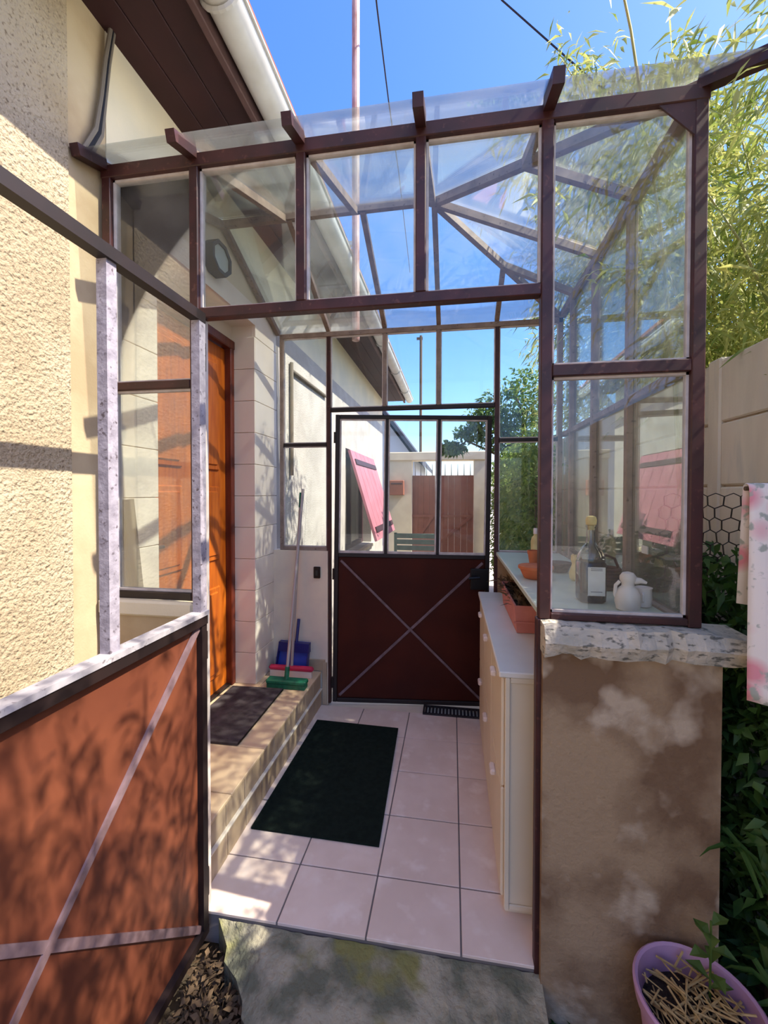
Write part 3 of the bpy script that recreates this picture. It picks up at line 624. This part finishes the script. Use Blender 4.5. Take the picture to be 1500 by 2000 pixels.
MB().tube([(.598,1.93,SZ+.085),(.615,1.93,SZ+.128),(.648,1.93,SZ+.142),(.681,1.93,SZ+.128),(.698,1.93,SZ+.085)], .006, 6).build('handle', 'wicker', bk, smooth=True)
tag(MB().box((.7345,1.755,1.325), (.7385,1.805,1.355)).build('paper_sticker', 'paper'), 'small white paper sticker on the side glass of the porch', 'sticker')
pk = MB().bar((-1.268,1.66,.25), (-1.306,1.535,1.53), .062, .018, (1,0,0)).build('grey_plank', 'cable_grey'); tag(pk, 'narrow grey plank leaning on the white wall boards', 'plank')
# brooms, brush and dustpan on the step
br = thing('push_broom', (-1.13,2.87,.248), 'red-headed broom with white bristles and a green-tipped handle', 'broom')
MB().cbox((-1.295,2.845,.290), (-.965,2.885,.325), .012).build('head', 'red_plastic', br); piece('bristles', 'bristle_white', br, 'box', (-1.285,2.850,.248), (-.975,2.880,.292))
pa, pb = Vector((-1.128,2.868,.32)), Vector((-1.105,2.985,1.45)); piece('pole', 'pole_grey', br, 'tube', [pa, pb], .0105, 10); piece('grip', 'green_plastic', br, 'tube', [pb, pb+(pb-pa).normalized()*.11], .012, 10)
br = thing('deck_brush', (-1.09,2.70,.248), 'green flat scrubbing brush with a long grey handle on the step', 'brush')
MB().cbox((-1.235,2.665,.275), (-.955,2.735,.305), .008).build('head', 'green_plastic', br); piece('bristles', 'green_plastic', br, 'box', (-1.228,2.670,.248), (-.962,2.730,.276))
piece('pole', 'pole_grey', br, 'tube', [(-1.100,2.70,.30),(-1.080,2.978,1.585)], .0105, 10); piece('socket', 'green_plastic', br, 'tube', [(-1.100,2.70,.298),(-1.0985,2.718,.38)], .016, 10)
dp = thing('dustpan', (-1.13,2.95,.248), 'blue plastic dustpan standing upright on the step against the low wall', 'dustpan')
b = MB(); b.prism([(-1.27,2.925,.25),(-1.03,2.925,.25),(-1.02,2.965,.462),(-1.25,2.965,.468)], (0,.006,0)); b.build('pan', 'blue_plastic', dp)
b = MB(); b.prism([(-1.27,2.885,.25),(-1.264,2.885,.25),(-1.244,2.93,.468),(-1.25,2.93,.468)], (0,.04,0)); b.prism([(-1.036,2.885,.25),(-1.03,2.885,.25),(-1.02,2.93,.462),(-1.026,2.93,.462)], (0,.04,0)); b.prism([(-1.25,2.925,.40),(-1.02,2.925,.395),(-1.02,2.925,.462),(-1.25,2.925,.468)], (0,.04,0)); b.build('pan_walls', 'navy_plastic', dp)
piece('handle', 'navy_plastic', dp, 'tube', [(-1.127,2.955,.44),(-1.118,2.985,.625)], .011, 10)
sw = thing('switch_box', (-.979,2.99,.93), 'small black switch box on the low back wall', 'switch')
piece('plate', 'black_plastic', sw, 'cbox', (-1.005,2.984,.93), (-.955,3.0,1.015), .004); piece('button', 'lamp_frame', sw, 'cbox', (-.99,2.980,.95), (-.97,2.985,.99), .002)
# wall lamp above the door
la = thing('wall_lamp', (WX,2.19,2.77), 'octagonal glazed wall lamp with a dark frame above the door', 'lamp')
def octo(r, x0, x1, m, nm, hole=None):
    b = MB(); P = [(2.19+r*math.cos(math.pi/8+math.pi/4*k)*1.05, 2.848+r*.92*math.sin(math.pi/8+math.pi/4*k)) for k in range(8)]
    if hole is None: b.prism([(x0,y,z) for y, z in P], (x1-x0,0,0))
    else:
        Q = [(2.19+(y-2.19)*hole, 2.848+(z-2.848)*hole) for y, z in P]
        for k in range(8): j = (k+1)%8; b.prism([(x0,*P[k]),(x0,*P[j]),(x0,*Q[j]),(x0,*Q[k])], (x1-x0,0,0))
    return b.build(nm, m, la)
octo(.100, WX, WX+.04, 'lamp_frame', 'back_plate'); octo(.100, WX+.04, WX+.065, 'lamp_frame', 'frame', .78); octo(.078, WX+.045, WX+.056, 'lamp_glass', 'lens')
lbp = thing('bulb_holder', (WX,1.92,2.90), 'small round white bulb on the wall near the octagonal lamp', 'light bulb')
MB().blob((WX+.035,1.92,2.925), .026, .026, .026).build('bulb', 'bulb_white', lbp, smooth=True); piece('socket', 'lamp_frame', lbp, 'tube', [(WX,1.92,2.925),(WX+.015,1.92,2.925)], .018, 10)
# cables bundled on the wall corner
cu = thing('cable_bundle', (WX,1.4,2.75), 'grey cables running up the house wall corner to the eave', 'cable')
for k, dx in enumerate((0,.018,.034)):
    pts = [(WX+.012,1.335+dx,2.76),(WX+.016,1.40+dx*.8,2.90),(WX+.014,1.43+dx*.5,3.05),(WX+.014,1.45+dx*.5,3.2),(WX+.02,1.47+dx*.4,3.332)]
    piece('cable', 'cable_black' if k == 1 else 'cable_grey', cu, 'tube', pts, .008, 6)
# mast and overhead cables
ms = thing('antenna_mast', (-.72,3.2,2.55), 'tall pale pink rusty mast rising beside the gutter', 'mast')
piece('pole', 'mast_paint', ms, 'tube', [(-.72,3.13,2.70),(-.72,3.13,7.5)], .029, 12); piece('clamp', 'gutter_grey', ms, 'bar', (-.72,3.16,2.80), (WX,3.16,2.80), .03, .03); piece('clamp', 'gutter_grey', ms, 'bar', (-.72,3.13,3.42), (-.91,3.13,3.42), .03, .03)
tag(MB().tube([(-.50,2.2,5.05),(-.545,3.05,5.02),(-.60,4,5.19),(-.66,5.2,5.45),(-.9,9,6.2)], .006, 6).build('overhead_cable', 'cable_black'), 'thin dark cable descending beside the mast against the sky', 'cable')
tag(MB().tube([(-.6,2.4,6.1),(.314,3,4.872),(.885,3.0,4.261),(1.9,3.0,3.3)], .006, 6).build('overhead_cable', 'cable_black'), 'thin dark cable sloping down to the bamboo', 'cable')

# ================================================================== BEYOND THE BACK DOOR
sh = thing('window_shutter', (WX,6.0,2.1), 'pink wooden awning shutter propped out from the far window', 'shutter')
ta, tb = Vector((WX+.02,5.20,2.09)), Vector((WX+.02,6.82,2.09)); bo = Vector((.37,-.12,-1.13))
nb = 6
for k in range(nb):
    a = ta+(tb-ta)*(k/nb+.003); c = ta+(tb-ta)*((k+1)/nb-.003)
    MB().prism([a, c, c+bo, a+bo], (.03,0,.01)).build('plank', 'pink_paint', sh)
for t in (.10, .86): MB().prism([ta+bo*t+Vector((.032,.1,.012)), tb+bo*t+Vector((.032,-.1,.012)), tb+bo*(t+.06)+Vector((.032,-.1,.012)), ta+bo*(t+.06)+Vector((.032,.1,.012))], (.012,0,.004)).build('strap_hinge', 'dark_iron', sh)
cd = thing('wall_conduit', (WX,3.3,1.7), 'grey conduit pipe running down the white house wall behind the porch', 'pipe')
piece('upright', 'cable_grey', cd, 'tube', [(WX+.02,3.32,2.62),(WX+.02,3.32,1.70)], .016, 8); piece('crosspipe', 'cable_grey', cd, 'tube', [(WX+.02,3.32,2.56),(WX+.02,4.3,2.56)], .014, 8)
# street wall with gate
FY2 = 8.3
for x0, x1 in ((-1.32,-.79),(.41,.68)):
    pr = MB().box((x0,FY2,-.2), (x1,FY2+.3,2.19)).build('wall_street', 'stone_cream'); tag(pr, kind='structure')
tag(MB().cbox((-1.34,FY2-.04,2.19), (.70,FY2+.34,2.35), .01).build('trim_lintel', 'stone_cream'), kind='structure')
mbx = thing('letter_box', (-1.07,FY2-.1,1.5), 'brown metal letter box fixed on the cream gate pillar', 'letter box')
piece('case', 'brown_gate', mbx, 'cbox', (-1.21,FY2-.13,1.51), (-.93,FY2,1.80), .01); piece('flap', 'dark_iron', mbx, 'cbox', (-1.18,FY2-.14,1.72), (-.96,FY2-.13,1.75), .003)
for x0, x1, lab in ((-.785,-.335,'narrow brown metal street gate leaf beside the letter box pillar'),(-.325,.405,'wide brown metal street gate leaf with spikes and a brace')):
    g2 = thing('street_gate', ((x0+x1)/2,FY2+.1,0), lab, 'gate', 'street gate leaves'); n = max(4, int((x1-x0)/.11)); wv = (x1-x0)/n
    for k in range(n): piece('board', 'brown_gate', g2, 'cbox', (x0+wv*k+.0004,FY2+.1,.05), (x0+wv*(k+1)-.0004,FY2+.12,1.90), .004); piece('spike', 'dark_iron', g2, 'tube', [(x0+wv*(k+.5),FY2+.11,1.88),(x0+wv*(k+.5),FY2+.11,2.12)], [.009,.003], 6)
    piece('rail', 'brown_gate', g2, 'box', (x0,FY2+.08,1.08), (x1,FY2+.10,1.13)); MB().bar((x0+.04,FY2+.09,.55), (x1-.04,FY2+.09,1.10), .03, .05, (0,0,1)).build('brace', 'brown_gate', g2)
bn = thing('garden_bench', (-.55,6.1,GZ), 'green slatted garden bench in the yard behind the back door', 'bench')
for k in range(3): piece('back_slat', 'green_paint', bn, 'cbox', (-.86,6.30,.70+.09*k), (-.22,6.33,.77+.09*k), .006)
for k in range(4): piece('seat_slat', 'green_paint', bn, 'cbox', (-.86,5.92+.09*k,.50), (-.22,6.0+.09*k,.53), .006)
for x in (-.84,-.24):
    for y in (5.95,6.31): piece('leg', 'green_paint', bn, 'box', (x-.02,y-.02,GZ-.05), (x+.02,y+.02,.50 if y < 6 else .96))
# neighbour's house and utility pole
nh = thing('neighbour_house', (-2.4,15,GZ), 'grey gabled house with a dark slate roof beyond the street wall', 'house')
MB().prism([(-4.2,14,-.2),(-1.25,14,-.2),(-1.25,14,2.7),(-2.9,14,4.9),(-4.2,14,3.3)], (0,6,0)).build('walls', 'grey_render', nh); MB().prism([(-.95,13.7,2.45),(-.95,13.7,2.62),(-2.9,13.7,5.20),(-2.9,13.7,5.0)], (0,6.6,0)).build('roof', 'slate', nh)
up_ = thing('utility_pole', (-1.48,20,0), 'thin wooden utility pole far behind the street wall', 'pole')
piece('pole', 'twig', up_, 'tube', [(-1.48,20,-.2),(-1.48,20,8.9)], .065, 10); piece('crossarm', 'twig', up_, 'box', (-1.68,19.95,8.72), (-1.40,20.05,8.82))
def leafball(n, c, r, seed, flat=1.0):
    g = np.random.default_rng(seed); v = g.normal(size=(n,3)); v /= np.linalg.norm(v, axis=1)[:,None]; v *= (g.uniform(.15,1,n)**.5)[:,None]*np.array(r); return np.array(c)+v
def foliage_from(balls, per, seed):
    P = np.concatenate([leafball(per, c, r, seed+i) for i, (c, r) in enumerate(balls)]); g = np.random.default_rng(seed); return P, g.normal(size=P.shape)+np.array([0,0,-.2])
tr = thing('garden_tree', (1.0,6.0,GZ), 'small leafy tree with a branch reaching over the street gate', 'tree')
piece('trunk', 'twig', tr, 'tube', [(1.02,6.0,GZ-.05),(.98,6.0,1.2),(.9,6.0,2.0),(.6,6.0,2.5)], [.06,.05,.035,.02], 8)
MB().tube([(.95,6,1.7),(.6,6.1,2.1),(.2,6.2,2.3),(-.05,6.2,2.15)], [.03,.022,.014,.006], 6).build('branch', 'twig', tr); MB().tube([(.9,6,2.0),(.95,6,2.6),(.8,6,3.0)], [.03,.02,.008], 6).build('branch', 'twig', tr)
P, D = foliage_from([((.75,6,2.75),(.45,.3,.28)),((.5,6,2.62),(.34,.3,.2)),((1.0,6,2.95),(.4,.3,.35)),((.28,6.2,2.42),(.28,.15,.13)),((.0,6.2,2.20),(.20,.12,.10)),((.7,6,2.3),(.35,.2,.18)),((.95,6,2.4),(.3,.2,.3))], 520, 50)
leaves('crown', P, D, .075, .04, 'tree_leaf', tr, 51)
hg = thing('garden_hedge', (.85,5.2,GZ), 'tall light green hedge growing along the concrete panel wall', 'hedge')
P, D = foliage_from([((.80,4.3+.42*k,.5+.45*j),(.20,.36,.40)) for k in range(8) for j in range(4)], 420, 80); leaves('foliage', P, D, .085, .03, 'hedge_leaf', hg, 81)
for k in range(5): piece('stem', 'twig', hg, 'tube', [(.8,4.3+.7*k,GZ-.05),(.8,4.3+.7*k,1.7)], [.02,.008], 6)

# ================================================================== RIGHT SIDE: BAMBOO, PASSAGE, CLOTH
def bamboo(i, x, y, nculm, lab, lean=-.5, top=(3.5, 4.3), per=14, group='bamboo clumps behind the concrete wall'):
    g = np.random.default_rng(100+i); o = thing('bamboo_clump', (x,y,GZ), lab, 'bamboo', group); P = []; D = []
    for k in range(nculm):
        bx_, by_ = x+g.normal()*.16, y+g.normal()*.20; H = g.uniform(*top); lx = lean*g.uniform(.4,1.3); ly = g.normal()*.35
        pts = [(bx_+lx*(t**2.3), by_+ly*t*t, GZ-.05+(H-GZ)*(t-.10*t**3)) for t in np.linspace(0,1,7)]
        MB().tube(pts, [.016*(1-.8*t) for t in np.linspace(0,1,7)], 6).build('culm', 'bamboo_culm', o)
        pts = np.array(pts)
        for q in range(26):
            t = g.uniform(.42,1)**.8; f_ = t*6; a = int(min(f_, 5)); p = pts[a]+(pts[a+1]-pts[a])*(f_-a); an = g.uniform(0,2*math.pi); Lb = g.uniform(.2,.55); d0 = np.array([math.cos(an)*.9-.15, math.sin(an)*.9, g.uniform(-.1,.6)])
            for s_ in range(per):
                u = g.uniform(.15,1); P.append(p+d0*Lb*u+np.array([0,0,-.35*Lb*u*u])+g.normal(size=3)*.035); D.append(d0*.6+g.normal(size=3)*.5+np.array([0,0,-.5]))
    P = np.array(P); D = np.array(D); over = P[:,2]-1.2*(P[:,0]+1.32) > 1.0+g.uniform(-.15,.05,len(P)); low = (P[:,0] < 1.19) & (P[:,2] < 2.2)
    keep = ~low & (~over | ((P[:,1] > 2.2) & (P[:,1] < 3.5))); P, D = P[keep], D[keep]
    leaves('foliage', P, D, .115, .016, 'bamboo_leaf', o, 200+i, .3); return o
spots = [(1.6,.35,6,15),(1.55,.85,6,16),(1.6,1.45,5,13),(1.5,2.25,5,9),(1.75,2.7,7,24),(1.5,3.2,7,24),(1.7,3.9,6,22),(1.55,4.7,5,18)]
for i, (x, y, n, pr_) in enumerate(spots): bamboo(i, x, y, n, 'tall leaning bamboo clump growing behind the concrete panel wall', -.45, (4.0,4.8) if i in (4,5) else (3.5,4.3), pr_)
for i, (x, y) in enumerate(((2.1,2.5),(2.2,3.1),(2.2,3.8),(2.3,4.6))): bamboo(20+i, x, y, 8, 'shorter dense bamboo clump standing behind the leaning bamboo', -.15, (3.0,3.7), 30, 'dense bamboo clumps at the rear')
bamboo(30, 1.5, 2.75, 8, 'long bamboo arching out over the porch roof', -.7, (4.3,5.0), 28, None)
def tuft(name, x, y, z, n, L, W, lab, cat, seed, m='blade_leaf', spread=.6):
    o = thing(name, (x,y,z), lab, cat); g = np.random.default_rng(seed); b = MB()
    for k in range(n):
        an = g.uniform(0,2*math.pi); l = L*g.uniform(.6,1.2); dx, dy = math.cos(an)*spread*g.uniform(.4,1.1), math.sin(an)*spread*g.uniform(.4,1.1); px_, py_ = x+g.normal()*.02, y+g.normal()*.02
        pts = [(px_+dx*l*t, py_+dy*l*t, z+l*(1.1*t-.95*t*t*(.6+spread*.6))) for t in (0,.3,.6,.85,1)]; ws = [.5,1,.8,.45,.05]; sx_, sy_ = -dy, dx; q = math.hypot(sx_, sy_) or 1
        bb = MB(); n0 = len(bb.v)
        for (a, c, e_), w_ in zip(pts, ws): bb.v += [(a-sx_/q*W*w_/2,c-sy_/q*W*w_/2,e_+W*.12*w_),(a,c,e_),(a+sx_/q*W*w_/2,c+sy_/q*W*w_/2,e_+W*.12*w_)]
        for j in range(4): bb.f += [(j*3,j*3+1,j*3+4,j*3+3),(j*3+1,j*3+2,j*3+5,j*3+4)]
        bb.build('leaf', m, o)
    return o
tuft('grass_tuft', .835,1.42,1.03, 14, .20, .012, 'tuft of green blades beside the stone coping', 'grass', 1)
tuft('grass_tuft', .90,1.36,.42, 12, .30, .022, 'long green blades growing low beside the pier corner', 'grass', 2)
tuft('grass_tuft', .93,1.28,.10, 16, .34, .024, 'leafy blades growing from the ground behind the purple pot', 'grass', 3)
tuft('grass_tuft', 1.0,1.5,.75, 12, .30, .020, 'green blades in the dark passage below the floral cloth', 'grass', 4)
tuft('moss_tuft', .34,1.385,GZ-.01, 22, .09, .010, 'low mossy tuft at the foot of the stained pier', 'moss', 5, 'shrub_leaf')
sr = thing('ivy_shrub', (.98,1.9,GZ), 'dark evergreen shrub filling the passage beside the porch', 'shrub')
P, D = foliage_from([((.975,1.45+.30*k,.05+.36*j),(.10,.24,.26)) for k in range(5) for j in range(4)], 420, 300); leaves('foliage', P, D, .06, .028, 'shrub_leaf', sr, 301)
for k in range(4): piece('stem', 'twig', sr, 'tube', [(.97,1.45+.35*k,GZ-.05),(.97,1.45+.35*k,1.1)], [.014,.006], 6)
# chicken wire across the passage
def chicken():
    b = MB(); s = .026; y0 = 1.76; x0, z0 = .80, 1.03; pts = {}; r = .0017; e = set()
    for j in range(12):
        for i in range(8):
            cx = x0+i*s*1.9+(s*.95 if j % 2 else 0); cz = z0+j*s*1.75
            V = [(cx+s*.95*a, cz+s*c) for a, c in ((0,1.1),(1,.62),(1,-.62),(0,-1.1),(-1,-.62),(-1,.62))]
            for k in range(6):
                p, q = V[k], V[(k+1)%6]; key = tuple(sorted(((round(p[0],3),round(p[1],3)),(round(q[0],3),round(q[1],3)))))
                if key in e or max(p[0],q[0]) > 1.142: continue
                e.add(key); wob = lambda x, z: y0+.012*math.sin(x*40+z*17)
                b.tube([(p[0],wob(*p),p[1]),(q[0],wob(*q),q[1])], r*(1.7 if k in (1,4) else 1), 4, False)
    tag(b.build('chicken_wire', 'wire'), 'rusty hexagonal chicken wire hung across the passage by the concrete wall', 'wire netting')
chicken()
# floral cloth over a cane
cn = thing('garden_cane', (.97,1.30,1.57), 'thin cane rod carrying the floral cloth', 'rod'); piece('rod', 'twig', cn, 'tube', [(.79,1.305,1.572),(1.150,1.27,1.575)], .006, 8)
def cloth():
    b = MB(); nx, nz = 26, 22
    def row(t): return 1.582*(1-t)+1.00*t
    prof = [(.022, 1.25)]+[(.012*math.cos(a), 1.573+.012*math.sin(a)) for a in (0,.8,1.57,2.3,3.14)]+[(-.013-.02*t, row(t)) for t in np.linspace(.05,1,nz)]
    for k, (dy, z) in enumerate(prof):
        for i in range(nx+1):
            u = i/nx; x = .792+.35*u; wv = .012*math.sin(u*19+z*2)*min(1, max(0, (1.56-z)*4)); b.v.append((x-.006*(1.573-z), 1.303-.034*u+dy+wv, z-.03*u*max(0,(1.573-z))))
    for k in range(len(prof)-1):
        for i in range(nx): b.f.append((k*(nx+1)+i, k*(nx+1)+i+1, (k+1)*(nx+1)+i+1, (k+1)*(nx+1)+i))
    o = b.build('floral_cloth', 'floral_cloth', smooth=True); md = o.modifiers.new('thickness', 'SOLIDIFY'); md.thickness = .002
    tag(o, 'white floral cloth with pink roses hanging over a cane', 'cloth')
cloth()
# purple pot with dead stalks
pp = thing('flower_pot', (.66,1.235,GZ), 'purple plastic flower pot full of dry stalks at the pier foot', 'flower pot')
MB().lathe((.66,1.235,GZ), [(.10,0),(.105,.01),(.142,.30),(.150,.305),(.155,.330),(.156,.345),(.150,.350),(.143,.345),(.138,.30),(.120,.22)], 40).build('shell', 'purple_pot', pp, smooth=True)
MB().lathe((.66,1.235,GZ), [(.10,.20),(.136,.275),(.12,.285),(.02,.29)], 30).build('soil', 'soil', pp)
b = MB(); g = np.random.default_rng(9)
for k in range(110):
    a, r = g.uniform(0,6.28), .125*g.uniform(0,1)**.5; x, y = .66+r*math.cos(a), 1.235+r*math.sin(a); a2 = g.uniform(0,6.28); l = g.uniform(.04,.12); x2, y2 = x+l*math.cos(a2), y+l*math.sin(a2)
    d = math.hypot(x2-.66, y2-1.235)
    if d > .132: x2, y2 = .66+(x2-.66)*.132/d, 1.235+(y2-1.235)*.132/d
    z = GZ+.29+g.uniform(0,.035); b.tube([(x,y,z),(x2,y2,z+g.uniform(-.005,.03))], g.uniform(.0015,.0035), 5)
b.build('dry_stalks', 'straw', pp, stuff=True)
b = MB()
for k in range(9):
    a = k*2.4; x, y = .715, 1.29; z = GZ+.33+.022*k; l = .06; dx, dy = math.cos(a), math.sin(a)
    b.add([(x,y,z),(x+dx*l*.5-dy*l*.32,y+dy*l*.5+dx*l*.32,z+.018),(x+dx*l,y+dy*l,z+.006),(x+dx*l*.5+dy*l*.32,y+dy*l*.5-dx*l*.32,z+.018),(x+dx*l*.5,y+dy*l*.5,z+.008)], [(0,4,1),(1,4,2),(2,4,3),(3,4,0)])
b.tube([(.715,1.29,GZ+.28),(.715,1.29,GZ+.52)], .003, 5); b.build('weed', 'blade_leaf', pp)
# stones and leaf litter in front
for k, (x, y, r, lab) in enumerate(((.475,1.30,.032,'pale stone with ridges on the ground beside the purple pot'),(.52,1.26,.026,'small pale stone touching the purple pot'))):
    o = MB(); g = np.random.default_rng(20+k); o.blob((x,y,GZ+.010), r, r*.8, r*.75, 10, 7); o.v = [tuple(np.array(v)+g.normal(size=3)*.0025) for v in o.v]; tag(o.build('pebble', 'pale_stone', smooth=True), lab, 'stone')
g = np.random.default_rng(31); n = 3200; P = np.stack([g.uniform(-.88,-.45,n), g.uniform(.85,1.42,n), GZ-.01+g.uniform(0,.07,n)], 1); keep = P[:,0] < -.84+1.0*(1.43-P[:,1])+.03*g.normal(size=n); P = P[keep]
D = np.stack([g.normal(size=len(P)), g.normal(size=len(P)), g.normal(size=len(P))*.25], 1); o = leaves('leaf_litter', P, D, .035, .018, 'litter', None, 32, .05); tag(o, 'brown leaf litter and bits along the doorstep by the gate', 'leaf litter', kind='stuff')
